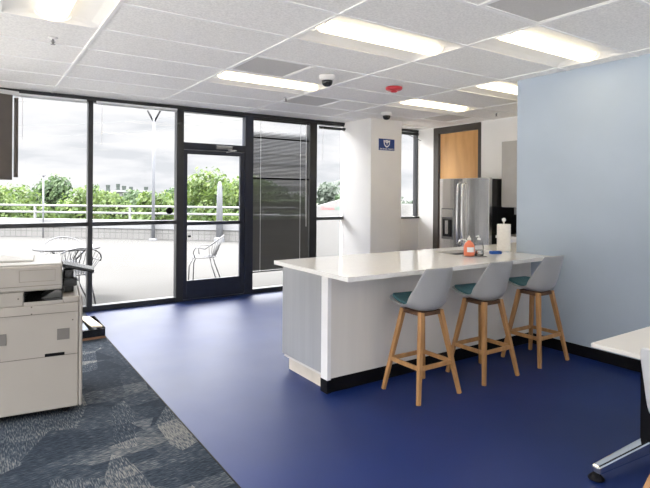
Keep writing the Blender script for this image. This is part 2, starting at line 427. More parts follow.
# ------------------------------------------------------------------ ceiling lights
def make_light(first, L, W):
    """long axis local x; origin at cell centre on ceiling plane"""
    hb = MB(); n = 6; rows = []
    hw = W/2-.012; hl = L/2-.012
    prof = [(-hw, .0), (-hw, .004), (-hw*.8, .022), (-hw*.55, .034), (-.11, .040), (.11, .040), (hw*.55, .034), (hw*.8, .022), (hw, .004), (hw, .0)]
    hb.grid([[(x, y, z*q) for y, z in prof] for x, q in ((-hl, 0), (-hl+.02, .5), (-hl+.06, 1), (hl-.06, 1), (hl-.02, .5), (hl, 0))])
    hb.box(-hl, hl, -hw, hw, .075, .10)
    hb.build('housing', M['housing'], first, smooth=False)
    db = MB(); dl = L/2-.09
    rows = []
    for k in range(13):
        a = PI*k/12
        rows.append([(x, -.088*math.cos(a), .039-.052*math.sin(a)*q) for x, q in ((-dl-.03, .35), (-dl-.018, .75), (-dl, 1), (0, 1), (dl, 1), (dl+.018, .75), (dl+.03, .35))])
    db.grid(rows); db.build('diffuser', M['lamp'], first, smooth=True)
    for s in (-1, 1):
        pts = [(s*(dl+.034+.03*math.sin(PI*k/10)), -.112*math.cos(PI*k/10), .038-.046*math.sin(PI*k/10)) for k in range(11)]
        MB().tube(pts, .004, 6).build('end_rim', M['housing'], first, smooth=True)
proto = None
for (x0, x1, y0, y1, lab, grp) in lights:
    rz = 0 if (x1-x0) > (y1-y0) else PI/2
    loc = ((x0+x1)/2, (y0+y1)/2, H)
    if proto is None:
        proto = thing('ceiling_light', lab, 'ceiling light', loc, rz, grp); make_light(proto, DX, DY)
    else: dup(proto, loc, rz, lab, grp)
vp = None
for x0, x1, y0, y1, lab in vents:
    loc = ((x0+x1)/2, (y0+y1)/2, H)
    if vp is None:
        vp = thing('ceiling_vent', lab, 'ceiling vent', loc, 0, 'grey grilles in the ceiling')
        a = (x1-x0)/2-.012; b = (y1-y0)/2-.012
        fb = MB(); fb.box(-a, a, -b, -b+.02, .0, .012).box(-a, a, b-.02, b, .0, .012).box(-a, -a+.02, -b, b, .0, .012).box(a-.02, a, -b, b, .0, .012); fb.build('frame', M['grid'], vp)
        MB().box(-a+.02, a-.02, -b+.02, b-.02, .006, .012).build('grille', M['vent'], vp)
    else: dup(vp, loc, 0, lab, 'grey grilles in the ceiling')

# sprinklers, detector, cameras
def sprinkler(root):
    MB().lathe([(0, 0), (.035, 0), (.03, -.008), (.012, -.012), (0, -.012)], 20).build('escutcheon', M['camwhite'], root, smooth=True)
    b = MB(); b.tube([(0, 0, -.01), (0, 0, -.05)], .007, 8)
    for s in (-1, 1): b.tube([(0, 0, -.015), (s*.014, 0, -.028), (0, 0, -.048)], .003, 6)
    b.lathe([(0, -.05), (.017, -.05), (.017, -.053), (0, -.053)], 12); b.build('head', M['steel_dark'], root, smooth=False)
sp = thing('sprinkler', 'small ceiling sprinkler below the top left light', 'sprinkler', (.469, 4.392, H+.003), 0, 'ceiling sprinklers'); sprinkler(sp)
dup(sp, (3.086, 5.45, H+.003), 0, 'small ceiling sprinkler beyond the left strip light, near the blinds')
dup(sp, (6.05, 4.70, H+.003), 0, 'small ceiling sprinkler beside the blue wall edge, above the refrigerator')
sm = thing('smoke_detector', 'round red alarm disc on the ceiling between the strip lights', 'smoke detector', (3.748, 4.25, H+.003))
MB().lathe([(0, 0), (.088, 0), (.092, -.012), (.085, -.03), (.06, -.04), (0, -.042)], 32).build('body', M['red'], sm, smooth=True)
MB().lathe([(0, -.04), (.035, -.04), (.035, -.05), (.028, -.056), (0, -.057)], 20).build('lens', M['red'], sm, smooth=True)
def dome(root):
    MB().lathe([(0, 0), (.078, 0), (.08, -.012), (.075, -.035), (.066, -.048), (.055, -.05), (0, -.05)], 32).build('base', M['camwhite'], root, smooth=True)
    MB().lathe([(.055, -.046), (.053, -.07), (.045, -.09), (.028, -.104), (0, -.11)], 28).build('dome', M['blackgloss'], root, smooth=True)
dc = thing('security_camera', 'white dome security camera beside the left strip light', 'security camera', (2.852, 4.22, H+.003), 0, 'dome cameras on the ceiling'); dome(dc)
dup(dc, (4.804, 5.60, H+.003), 0, 'white dome security camera just above the square column')

# ------------------------------------------------------------------ window wall
YF, YBk, YG = YW, YW+.11, YW+.055
def window(name, x0, x1, ml, mr, z0=.065, z1=2.555, ztr=(1.042, 1.092), label=None, m='frame'):
    """glass from x0..x1, mullion widths ml (left) and mr (right) owned by this bay"""
    r = struct_root(name, label, (x0, YF, 0)); X = x0
    b = MB(); f = lambda a0, a1, c0, c1: b.box(a0-X, a1-X, 0, .11, c0, c1)
    if ml: f(x0-ml, x0, 0 if z0 < .5 else z0, H)
    if mr: f(x1, x1+mr, 0 if z0 < .5 else z0, H)
    f(x0, x1, z1, H)
    if z0 < .5: f(x0, x1, 0, z0)
    if ztr: f(x0, x1, *ztr)
    b.build('window_frame', M[m], r, bevel=.003)
    zs = [(z0, ztr[0]), (ztr[1], z1)] if ztr else [(z0, z1)]
    for a, c in zs: MB().box(0, x1-x0, .052, .058, a, c).build('glass_pane', M['glass'], r)
    return r
window('window_1', .113, 1.117, .056, .056, label='tall two-pane window beside the copier')
window('window_2', 1.173, 2.205, 0, .095, label='tall two-pane window left of the glass door')
window('window_3', 3.329, 4.30, 0, 0, ztr=None, label='full-height window covered by the charcoal blind')
window('window_4', 4.43, 4.953, .13, 0, label='narrow window beside the column')
window('window_5', 5.575, 6.585, 0, .015, z0=1.062, z1=2.58, ztr=None, label='window in the corner right of the column')
window('window_6', -.947, .057, .056, 0, label='window bay left of the view')
window('window_7', -2.007, -1.003, .19, 0, label='window bay at the left wall')
# glass door
dr = struct_root('door_1', 'dark framed glass door leading to the terrace', (2.30, YF, 0))
b = MB(); b.box(.90, 1.029, 0, .11, 0, H).box(0, .90, 0, .11, 2.045, 2.14).box(0, .90, 0, .11, 2.55, H).box(0, .90, 0, .11, 0, .018)
b.build('door_frame', M['doorframe'], dr, bevel=.003)
MB().box(0, .90, .052, .058, 2.14, 2.55).build('transom_pane', M['glass'], dr)
b = MB(); b.box(.004, .058, .02, .065, .02, 2.04).box(.832, .896, .02, .065, .02, 2.04).box(.058, .832, .02, .065, .02, .27).box(.058, .832, .02, .065, 1.985, 2.04)
b.box(.058, .832, .005, .05, 1.018, 1.066)
b.build('door_leaf', M['doorframe'], dr, bevel=.003)
MB().box(.058, .832, .04, .046, .27, 1.985).build('door_glass', M['glass'], dr)
b = MB(); b.box(.45, .68, -.05, .0, 2.07, 2.115); b.beam((.62, -.03, 2.065), (.72, -.10, 2.05), .018); b.beam((.72, -.10, 2.05), (.60, -.01, 2.03), .016)
b.build('door_closer', M['steel_dark'], dr, bevel=.004)
MB().box(.062, .10, -.02, .01, .86, .885).build('handle', M['black'], dr, bevel=.004)
struct(MB().box(XL, XD, YF-.012, YF, 2.575, H).build('trim_3', M['frame']), 'dark metal strip where the window wall meets the ceiling')

st_k = thing('window_sensor', 'small round black disc on the glass left of the door', 'sensor', (2.125, YG-.004, 1.218))
o_ = MB().lathe([(0, 0), (.045, 0), (.045, .008), (.038, .018), (0, .02)], 28).build('disc', M['black'], st_k, smooth=True); o_.rotation_euler = (PI/2, 0, 0)
o_ = MB().lathe([(0, .018), (.014, .018), (.012, .024), (0, .025)], 16).build('button', M['blackgloss'], st_k, smooth=True); o_.rotation_euler = (PI/2, 0, 0)
# blinds
def raised_blind(x0, x1, z, mm, label):
    r = thing('window_blind', label, 'blind', (x0, YF-.035, z), 0)
    MB().box(0, x1-x0, -.02, .012, 0, .022).build('headrail', M[mm], r, bevel=.003)
    b = MB()
    for k in range(5): b.box(.004, x1-x0-.004, -.016, .01, -.004-k*.004, -.0025-k*.004)
    b.build('slat_stack', M['blind' if mm == 'frame' else 'outwhite'], r)
    MB().tube([(.06, -.022, 0), (.06, -.022, -.5)], .0025, 6).build('cord', M['outwhite'], r)
    return r
raised_blind(.36, 1.09, 2.545, 'outwhite', 'thin white raised blind headrail above the window by the copier')
raised_blind(1.20, 2.19, 2.545, 'outwhite', 'thin white raised blind headrail above the window left of the door')
bl = thing('window_blind', 'lowered charcoal venetian blind between the glass door and the column', 'blind', (3.332, YF+.03, 0), 0)
WB = .965
MB().box(0, WB, -.02, .02, 2.525, 2.552).build('headrail', M['frame'], bl, bevel=.003)
b = MB(); z = 2.51
while z > .33:
    ang = math.radians((60+random.uniform(-3, 3) if z < 1.06 else 47+random.uniform(-3.5, 3.5)) if z < 2.30 else max(8, 50-42*(z-2.30)/.12))
    cy, cz = .0125*math.cos(ang), .0125*math.sin(ang)
    b.bm.faces.new([b.bm.verts.new(p) for p in ((.003, -cy, z-cz), (WB-.003, -cy, z-cz), (WB-.003, cy, z+cz), (.003, cy, z+cz))])
    z -= .0205
b.build('slats', M['blind'], bl, solid=.0006)
MB().box(0, WB, -.014, .014, .298, .318).build('bottom_rail', M['blind'], bl, bevel=.003)
MB().box(.002, WB-.002, -.016, -.011, 1.665, 1.69).build('dark_bar', M['black'], bl)  # black bars laid across the slats as dark lines
MB().box(.002, WB-.002, -.016, -.011, 2.27, 2.285).build('dark_bar', M['black'], bl)
for x in (.12, .80): MB().tube([(x, -.0165, 2.53), (x, -.0165, .31)], .0028, 6).build('ladder_cord', M['outwhite'], bl)
MB().tube([(.90, -.025, 2.53), (.90, -.025, 1.55), (.905, -.025, .95)], .0045, 8).build('tilt_wand', M['outwhite'], bl)
bl5 = raised_blind(4.44, 4.94, 2.50, 'frame', 'dark raised blind above the narrow window beside the column')
r6 = raised_blind(5.60, 6.57, 2.535, 'frame', 'dark raised blind above the window right of the column')
MB().tube([(.50, -.03, .0), (.72, -.035, -.03), (1.0, -.035, -.11)], .006, 6).build('tilt_rod', M['frame'], r6)
# brown hanging panels at far left
hp = thing('hanging_panel', 'dark taupe panel hanging at the top left before the windows', 'panel', (.33, 6.66, 2.515), math.radians(20))
MB().box(-.60, -.022, -.03, .03, -.93, 0).build('front_panel', M['brownpanel'], hp, bevel=.004)
MB().box(.010, .042, -.02, .02, -.90, -.02).build('edge_strip', M['brownpanel'], hp, bevel=.003)
MB().box(-.6, .05, -.01, .01, 0, .05).build('mounting_bracket', M['camwhite'], hp)

# sign on the column
sg = thing('wall_sign', 'small blue sign with a white shield on the column', 'sign', (5.255, 6.127, 2.225))
MB().box(-.165, .165, -.008, 0, -.095, .095).build('sign_border', M['signwhite'], sg)
MB().box(-.158, .158, -.011, -.006, -.088, .088).build('sign_panel', M['bluesign'], sg)
shield = [(-.065, .07), (-.04, .062), (0, .072), (.04, .062), (.065, .07), (.058, .01), (.035, -.025), (0, -.045), (-.035, -.025), (-.058, .01)]
MB().prism(shield, 'y', -.0145, -.010).build('shield_emblem', M['signwhite'], sg)
MB().prism([(x*.72, .012+(y-.012)*.66) for x, y in shield], 'y', -.0165, -.0145).build('shield_field', M['bluesign'], sg)
b = MB(); b.prism([(-.03, .045), (.03, .045), (.03, .03), (.008, .03), (0, -.015), (-.008, .03), (-.03, .03)], 'y', -.018, -.0165); b.build('shield_mark', M['signwhite'], sg)
b = MB(); x = -.135; random.seed(3)
while x < .13:
    ww = .012+.006*random.random(); k = random.random()
    b.box(x, x+.004, -.0135, -.0105, -.078, -.056)
    if k > .3: b.box(x, x+ww, -.0135, -.0105, -.078, -.0735)
    if k < .7: b.box(x, x+ww, -.0135, -.0105, -.0605, -.056)
    if k > .5: b.box(x+ww-.004, x+ww, -.0135, -.0105, -.078, -.056)
    x += ww+.007 + (.01 if abs(x) < .01 else 0)
b.build('lettering', M['signwhite'], sg)

# wooden door
d2 = struct_root('door_2', 'tall maple veneer door in a dark brown frame behind the refrigerator', (XD, 5.41, 0))
b = MB(); b.box(-.012, .12, 0, .055, 0, H-.004).box(-.012, .12, .90, 1.02, 0, H-.004).box(-.012, .12, .055, .90, 2.505, H-.004); b.build('door_frame', M['door_brown'], d2, bevel=.003)
MB().box(.02, .06, .058, .885, .01, 2.50).build('door_leaf', M['maple'], d2, bevel=.002)

# ------------------------------------------------------------------ peninsula
CT = .877; CX0, CX1 = 2.130, 5.70; CY0, CY1 = 2.875, 3.95; CTH = .033
SX0, SX1, SY0, SY1 = 3.83, 4.46, 3.42, 3.74
b = MB()
b.box(CX0, XB-.001, CY0, 3.28, CT-CTH, CT)
for q in ((CX0, SX0, 3.28, CY1), (SX0, SX1, 3.28, SY0), (SX0, SX1, SY1, CY1), (SX1, CX1, 3.282, CY1)): b.box(q[0], q[1], q[2], q[3], CT-CTH, CT)
bmesh.ops.remove_doubles(b.bm, verts=b.bm.verts, dist=.0001)
tag(b.build('countertop', M['top']), 'long white quartz countertop with a sink, spanning to the blue wall', 'countertop')
pn = thing('kitchen_peninsula', 'pale grey kitchen peninsula base with a black kick under white countertop', 'kitchen cabinet', (2.151, 3.109, 0))
ox, oy = 2.151, 3.109
def pb(x0, x1, y0, y1, z0, z1): return MB().box(x0-ox, x1-ox, y0-oy, y1-oy, z0, z1)
pb(2.151, XB-.002, 3.109, 3.13, .105, CT-CTH-.001).build('bar_panel', M['panel'], pn)
pb(2.118, 2.151, 3.106, 3.19, .095, CT-CTH-.001).build('corner_post', M['post'], pn, bevel=.002)
b = pb(2.116, 2.153, 3.104, 3.191, .0, .095); b.box(0, XB-.002-ox, .004, .02, 0, .105); b.build('black_kick', M['black'], pn)
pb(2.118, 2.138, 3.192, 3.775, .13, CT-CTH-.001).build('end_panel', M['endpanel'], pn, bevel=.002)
b = pb(2.16, 2.18, 3.192, 3.73, .0, .13); b.box(0.009, .03, .083, .621, .10, .13); b.build('end_kick', M['kick'], pn)
pb(2.14, 5.6, 3.76, 3.775, .1, CT-CTH-.001).build('kitchen_side_panel', M['panel'], pn)
b = pb(2.14, 3.78, 3.13, 3.76, .1, .12); b.build('cabinet_floor', M['panel'], pn)
# sink
sk = thing('kitchen_sink', 'undermount steel sink set in the white countertop', 'sink', (SX0, SY0, CT-CTH-.22))
b = MB(); a1, b1, hh = SX1-SX0, SY1-SY0, .219
b.box(-.004, a1+.004, -.004, b1+.004, 0, .004).box(-.004, 0, -.004, b1+.004, .004, hh).box(a1, a1+.004, -.004, b1+.004, .004, hh).box(0, a1, -.004, 0, .004, hh).box(0, a1, b1, b1+.004, .004, hh)
b.build('basin', M['steel_dark'], sk)
MB().lathe([(0, .004), (.04, .004), (.04, .008), (.02, .006), (0, .006)], 20, (a1/2, b1/2, 0)).build('drain', M['chrome'], sk, smooth=True)
fc = thing('faucet', 'chrome kitchen faucet curving behind the soap bottles', 'faucet', (3.93, 3.365, CT), 0)
MB().lathe([(0, 0), (.026, 0), (.024, .012), (.014, .02), (.012, .07), (0, .07)], 20).build('base', M['chrome'], fc, smooth=True)
MB().tube([(0, 0, .06), (0, 0, .10), (0, .01, .125), (-.005, .04, .142), (-.01, .08, .142), (-.012, .11, .125), (-.012, .118, .095)], .009, 12).build('spout', M['chrome'], fc, smooth=True)
MB().tube([(0, 0, .07), (.02, -.01, .09), (.055, -.015, .10)], .006, 8).build('lever', M['chrome'], fc, smooth=True)
# counter items
sb = thing('soap_bottle', 'orange dish soap bottle with handle-shaped shoulder on a small tray', 'bottle', (3.83, 3.27, CT+.006), math.radians(-34))
MB().lathe([(0, 0), (.036, 0), (.043, .01), (.045, .05), (.042, .085), (.03, .108), (.014, .12), (.012, .13), (0, .13)], 24).build('bottle_body', M['orange_l'], sb, smooth=True)
MB().lathe([(0, .128), (.015, .128), (.015, .148), (.007, .152), (.006, .165), (0, .166)], 16).build('cap', M['camwhite'], sb, smooth=True)
b = MB()
for k in range(-5, 5):
    a0, a1_ = -PI/2+k*.13, -PI/2+(k+1)*.13
    b.bm.faces.new([b.bm.verts.new((.0462*math.cos(a), .0462*math.sin(a), z)) for a, z in ((a0, .035), (a1_, .035), (a1_, .075), (a0, .075))])
b.build('bottle_label', M['signwhite'], sb, solid=.001)
sb.scale = (1.15, 1.15, 1.15)
cb = thing('clear_bottle', 'clear plastic soap bottle beside the orange one on counter', 'bottle', (3.93, 3.24, CT+.006), 0)
MB().lathe([(0, 0), (.034, 0), (.038, .01), (.038, .08), (.028, .105), (.013, .118), (.012, .13), (0, .13)], 24).build('bottle_body', M['clear'], cb, smooth=True)
MB().lathe([(0, .002), (.034, .004), (.034, .05), (0, .05)], 20).build('liquid', M['steel'], cb, smooth=True)
b = MB(); b.lathe([(0, .128), (.014, .128), (.014, .142), (.004, .145), (.004, .165), (0, .165)], 14); b.beam((0, 0, .163), (-.035, 0, .158), .008); b.build('pump', M['camwhite'], cb)
cb.scale = (1.15, 1.15, 1.15)
ty = tag(MB().prism([(.02*c+(.085 if c > 0 else -.085)-.0, .02*s+(.04 if s > 0 else -.04)) for c, s in [(math.cos(a*PI/8+PI/16), math.sin(a*PI/8+PI/16)) for a in range(16)]], 'z', 0, .006).build('tray', M['steel_dark'], loc=(3.89, 3.258, CT)), 'thin grey tray under the soap bottles', 'tray'); ty.rotation_euler = (0, 0, math.radians(-18))
spg = MB().prism([(-.055, -.03), (.045, -.034), (.056, -.02), (.056, .026), (.045, .034), (-.048, .034), (-.058, .02)], 'z', 0, .028)
s_ = tag(spg.build('sponge', M['sponge'], bevel=.005, loc=(4.24, 3.29, CT)), 'blue scrubbing sponge between the soap and the paper towels', 'sponge'); s_.rotation_euler = (0, 0, math.radians(-25))
pt = thing('paper_towel_holder', 'upright roll of white paper towels on a knobbed stand', 'paper towel roll', (4.47, 3.37, CT))
MB().lathe([(0, 0), (.075, 0), (.075, .008), (.07, .012), (0, .012)], 32).build('stand_base', M['chrome'], pt, smooth=False)
MB().lathe([(.02, .013), (.066, .013), (.067, .03), (.067, .27), (.066, .282), (.02, .282)], 36).build('roll', M['paper'], pt, smooth=True)
MB().lathe([(0, .01), (.007, .01), (.007, .305), (.017, .315), (.02, .328), (.014, .342), (0, .347)], 20).build('knob_rod', M['camwhite'], pt, smooth=True)

# ------------------------------------------------------------------ refrigerator
FX, FY0, FY1, FH = 5.90, 4.69, 5.62, 1.70
fr = thing('refrigerator', 'stainless steel french door refrigerator with a black side', 'refrigerator', (FX, FY0, 0))
W_ = FY1-FY0
MB().box(.07, .68, .004, W_-.004, .03, FH-.012).build('cabinet', M['blackgloss'], fr, bevel=.004)
mid = .475
def bowed(y0, y1, z0, z1, m=6):
    b = MB(); poly = []
    for k in range(m+1):
        t = k/m; y = y0+(y1-y0)*t; poly.append((-.018*math.sin(PI*t)**.6 if 0 < t < 1 else 0., y))
    poly = [(x, y) for x, y in poly] + [(.068, y1), (.068, y0)]
    return b.prism(poly, 'z', z0, z1)
bowed(.004, mid-.003, .62, FH).build('door', M['steel'], fr, bevel=.004)
ld = MB(); 
ldo = bowed(mid+.003, W_-.004, .62, FH).build('door', M['steel'], fr, bevel=.004)
bowed(.004, W_-.004, .05, .61).build('freezer_drawer', M['steel'], fr, bevel=.004)
for yy, s in ((mid-.045, 1), (mid+.045, -1)):
    pts = [(-.015, yy, .70), (-.055, yy, .74), (-.07, yy, .95), (-.072, yy, 1.2), (-.07, yy, 1.42), (-.055, yy, 1.60), (-.015, yy, 1.64)]
    MB().tube(pts, .015, 12).build('door_handle', M['chrome'], fr, smooth=True)
MB().tube([(-.015, .1, .55), (-.06, .13, .55), (-.065, W_/2, .55), (-.06, W_-.13, .55), (-.015, W_-.1, .55)], .014, 12).build('drawer_handle', M['chrome'], fr, smooth=True)
dp = MB().box(-.022, .0, .63, .87, .79, 1.255).build('dispenser', M['steel_dark'], fr, bevel=.004)
MB().box(-.026, -.02, .66, .84, .83, 1.09).build('dispenser_recess', M['blackgloss'], dp)
MB().box(-.03, -.02, .645, .855, 1.12, 1.24).build('dispenser_display', M['steel'], dp, bevel=.002)
MB().box(-.04, -.026, .72, .78, .87, 1.07).build('dispenser_paddle', M['steel'], dp)
b = MB(); b.lathe([(0, 0), (.012, 0), (.012, .003), (0, .003)], 16); e_ = b.build('badge', M['chrome'], fr); e_.rotation_euler = (0, -PI/2, 0); e_.location = (-.012, .12, 1.63)
# upper cabinet + back counter run
uc = thing('wall_cabinet', 'pale upper cabinet beside the blue wall edge, right of refrigerator', 'kitchen cabinet', (6.12, 3.49, 1.29))
MB().box(.02, XD-6.12-.002, 0, 1.175, 0, .92).build('cabinet_box', M['white_wall'], uc, bevel=.003)
for y0 in (0, .59): MB().box(0, .019, y0+.003, y0+.582, .002, .918).build('cabinet_door', M['uppergrey'], uc, bevel=.012)
MB().box(.06, .11, .95, 1.0, -.10, 0).build('under_cabinet_bracket', M['steel_dark'], uc)
bc = thing('base_cabinet', 'white base cabinet run along the kitchen wall beyond the peninsula', 'kitchen cabinet', (6.0, 2.3, 0))
MB().box(.02, XD-6.0-.002, 0, 2.34, .1, .86).build('cabinet_box', M['post'], bc)
MB().box(.06, .5, 0, 2.34, 0, .1).build('toe_kick', M['black'], bc)
for y0 in (0, .585, 1.17, 1.755): MB().box(0, .019, y0+.004, y0+.58, .12, .80).build('cabinet_door', M['post'], bc, bevel=.003)
tag(MB().box(5.98, XD-.002, 2.3, 4.645, .865, .90).build('countertop', M['top'], bevel=.003), 'short white countertop below the upper cabinet by the kitchen wall', 'countertop')
tag(MB().box(XD-.012, XD-.001, 2.3, 4.64, .90, 1.30).build('backsplash', M['blackgloss']), 'glossy black backsplash under the pale upper cabinet', 'backsplash')
kt = thing('toaster', 'rounded steel appliance on the back counter beside the refrigerator', 'toaster', (6.20, 4.10, .90), 0)
MB().prism([(-.10, 0), (.10, 0), (.11, .03), (.10, .12), (.07, .15), (-.07, .15), (-.10, .12), (-.11, .03)], 'y', -.16, .16).build('body', M['steel'], kt, bevel=.01)
MB().box(-.03, -.01, -.12, .12, .148, .152).build('slot', M['black'], kt)
MB().box(-.03, .03, -.185, -.155, .08, .10).build('lever', M['black'], kt, bevel=.003)

# ------------------------------------------------------------------ bar stools
def shell_rows(prof, nt=13, off=0., scale=1.):
    rows = []
    for i, (y, z, hw, cl) in enumerate(prof):
        p0 = Vector(prof[max(i-1, 0)][:2]); p1 = Vector(prof[min(i+1, len(prof)-1)][:2]); d = (p1-p0).normalized()
        n = Vector((-d.y, d.x)) if False else Vector((d.y, -d.x))   # towards the sitter
        if n.y < 0 and abs(d.x) > abs(d.y): n = -n
        if abs(d.y) >= abs(d.x) and n.x < 0: n = -n
        r = []
        for k in range(nt):
            t = -1+2*k/(nt-1); c = cl*abs(t)**2.4 + off
            r.append((hw*scale*t, y+n.x*c, z+n.y*c))
        rows.append(r)
    return rows
STOOL = [(.262, .680, .07, -.004), (.240, .678, .125, .0), (.18, .664, .172, .010), (.09, .643, .192, .020), (0, .624, .194, .036), (-.07, .612, .188, .062), (-.125, .626, .182, .088),
         (-.160, .69, .176, .092), (-.180, .76, .164, .070), (-.194, .84, .146, .042), (-.204, .90, .130, .022), (-.212, .94, .122, .010)]
def make_stool(label, loc, grp):
    r = thing('bar_stool', label, 'bar stool', loc, 0, grp)
    sh = MB().grid(shell_rows(STOOL)).build('seat_shell', M['shell'], r, smooth=True, solid=.012, sub=1); sh.rotation_euler = (0, 0, math.radians(-7))
    cu = MB().grid(shell_rows([(y-.012, z+.012, hw*.84, c*.75) for y, z, hw, c in STOOL[1:6]] + [(-.11, .655, .14, .07)], off=.004)).build('cushion', M['teal'], r, smooth=True, solid=.022, sub=2); cu.rotation_euler = (0, 0, math.radians(-7))
    # dark frame under the seat
    b = MB()
    q = .095
    for s in (-1, 1): b.box(-q, q, s*q-.014, s*q+.014, .585, .612); b.box(s*q-.014, s*q+.014, -q, q, .585, .612)
    b.box(-.08, .08, -.08, .08, .590, .615)
    b.build('seat_frame', M['darkwood'], r, bevel=.003)
    f = .205
    P = lambda z: q + (f-q)*(1-z/.61)
    for sx, sy in ((-1, 1), (-1, -1), (1, -1), (1, 1)):
        MB().beam((sx*q, sy*(q-.002), .612), (sx*f, sy*(f-.02), 0.004), .036, .026).build('leg', M['wood'], r, bevel=.003)
    Py = lambda z: (q-.002) + (f-.02-q+.002)*(1-z/.61)
    for s in (-1, 1):
        MB().beam((-P(.235), s*Py(.235), .235), (P(.235), s*Py(.235), .235), .018, None, .03).build('footrest', M['wood'], r, bevel=.002)
        MB().beam((s*P(.235), -Py(.235), .235), (s*P(.235), Py(.235), .235), .018, None, .03).build('footrest', M['wood'], r, bevel=.002)
    return r
G = 'grey bar stools along the counter'
st = make_stool('grey shell bar stool with wooden legs nearest the counter corner post', (2.728, 2.77, 0), G)
dup(st, (3.412, 2.77, 0), 0, 'grey shell bar stool with wooden legs in the middle of the three', G)
dup(st, (4.125, 2.775, 0), math.radians(0), 'grey shell bar stool with wooden legs beside the blue wall', G)

# ------------------------------------------------------------------ copier
cp = thing('copier', 'large warm grey office copier standing on the carpet, tray on top', 'copier', (.584, 3.731, .029), math.radians(-6.5)); cp.scale = (.98, .98, .98)
b = MB(); b.box(-.78, -.022, .0, .62, .018, .715); b.box(-.78, -.345, .0, .62, .715, .808); b.box(-.12, -.022, .0, .62, .715, .757); b.build('body', M['copier'], cp, bevel=.008)
MB().box(-.021, 0, .0, .64, .018, .759).build('front_cover', M['copier'], cp, bevel=.008)
MB().box(-.345, -.12, .0, .012, .715, .738).build('tray_lip', M['copier'], cp, bevel=.002)
MB().box(-.343, -.12, .014, .60, .716, .722).build('output_tray', M['blackgloss'], cp)
MB().prism([(-.25, .723), (-.125, .723), (-.125, .765), (-.16, .775)], 'y', .20, .4).build('paper_stop', M['steel_dark'], cp)
MB().box(-.344, -.338, .014, .60, .723, .807).build('tray_wall', M['blackgloss'], cp)
b = MB(); b.box(-.115, -.05, .18, .50, .746, .92).box(-.12, -.03, .14, .52, .80, .86).box(-.337, -.12, .45, .60, .723, .808); b.build('neck', M['blackgloss'], cp, bevel=.01)
b = MB(); b.box(-.80, -.125, -.012, .60, .81, .972); b.build('scanner', M['copier'], cp, bevel=.01)
b = MB(); b.box(-.80, -.13, .02, .60, .973, .980); b.box(-.80, -.30, .18, .52, .980, .992); b.build('document_lid', M['copier_light'], cp, bevel=.008)
b = MB(); cpn = b.box(-.09, .115, -.11, .11, -.011, .011).build('control_panel', M['blackgloss'], cp, bevel=.006); cpn.location = (-.035, .22, .928); cpn.rotation_euler = (0, math.radians(15), 0)
b = MB()
for z in (.372, .655): b.box(-.78, -.028, -.0015, .002, z-.0015, z+.0015)
b.box(-.78, -.13, -.0135, -.011, .842, .8445); b.box(-.37, -.165, -.0135, -.011, .872, .8735); b.box(-.37, -.165, -.0135, -.011, .945, .9465); b.box(-.37, -.3685, -.0135, -.011, .872, .945); b.box(-.166, -.165, -.0135, -.011, .872, .945)
for x, z in ((-.30, .66), (-.30, .64+.065), (-.06, .60), (-.375, .765)): b.box(x-.004, x+.004, -.003, .0, z-.004, z+.004)
b.build('seam', M['line'], cp)
for x in (-.115, -.475):
    MB().box(x-.037, x+.037, -.003, .0, .475, .548).build('side_vent', M['copier_vent'], cp)
for x in (-.165, -.53): MB().box(x-.058, x+.058, -.004, .0, .372, .392).build('grip', M['black'], cp, bevel=.002)
for x in (-.10, -.68):
    for y in (.07, .55):
        b = MB(); b.tube([(x, y-.018, -.003), (x, y+.018, -.003)], .022, 14); b.box(x-.02, x+.02, y-.02, y+.02, -.002, .008); b.build('caster', M['black'], cp)
MB().box(-.76, -.04, .03, .58, .006, .0175).build('base_plate', M['black'], cp)
# box of binders by the window
bx = thing('binder_box', 'open shallow box holding dark binders on the carpet by the window', 'box', (.80, 5.50, .004), math.radians(0))
b = MB(); b.box(-.28, .27, 0, .55, 0, .006).box(-.28, .27, 0, .006, .006, .095).box(-.28, .27, .544, .55, .006, .11).box(.264, .27, .006, .544, .006, .11).box(-.28, -.274, .006, .544, .006, .11); b.build('carton', M['blackgloss'], bx)
MB().box(-.282, .272, -.003, 0, 0, .022).build('carton_base', M['carton'], bx)
def binder(label, x0, x1, z, tilt, mm, y0=.02, y1=.53, th=.03):
    o = thing('binder', label, 'binder', (.80+(x0+x1)/2, 5.50+(y0+y1)/2, .004+z), 0, 'binders in the box'); o.rotation_euler = (0, tilt, 0)
    a, c = (x1-x0)/2, (y1-y0)/2
    MB().box(-a, a, -c, c, 0, .004).box(-a, a, -c, c, th, th+.004).box(-a, -a+.004, -c, c, .004, th).build('cover', M[mm], o)
    MB().box(-a+.006, a-.006, -c+.004, c-.004, .005, th-.001).build('pages', M['tan' if mm == 'cover' else 'paper'], o)
binder('dark blue grey binder lying on top in the box', -.25, .12, .065, 0, 'cover')
binder('dark binder beneath the top one in the box', -.25, .22, .025, 0, 'blackgloss')
cc = tag(MB().box(-.05, .05, -.25, .25, 0, .012).build('folder', M['tan'], loc=(.80+.18, 5.775, .115)), 'cream folder slanting along the right side of the box', 'folder'); cc.rotation_euler = (0, math.radians(8), math.radians(4))

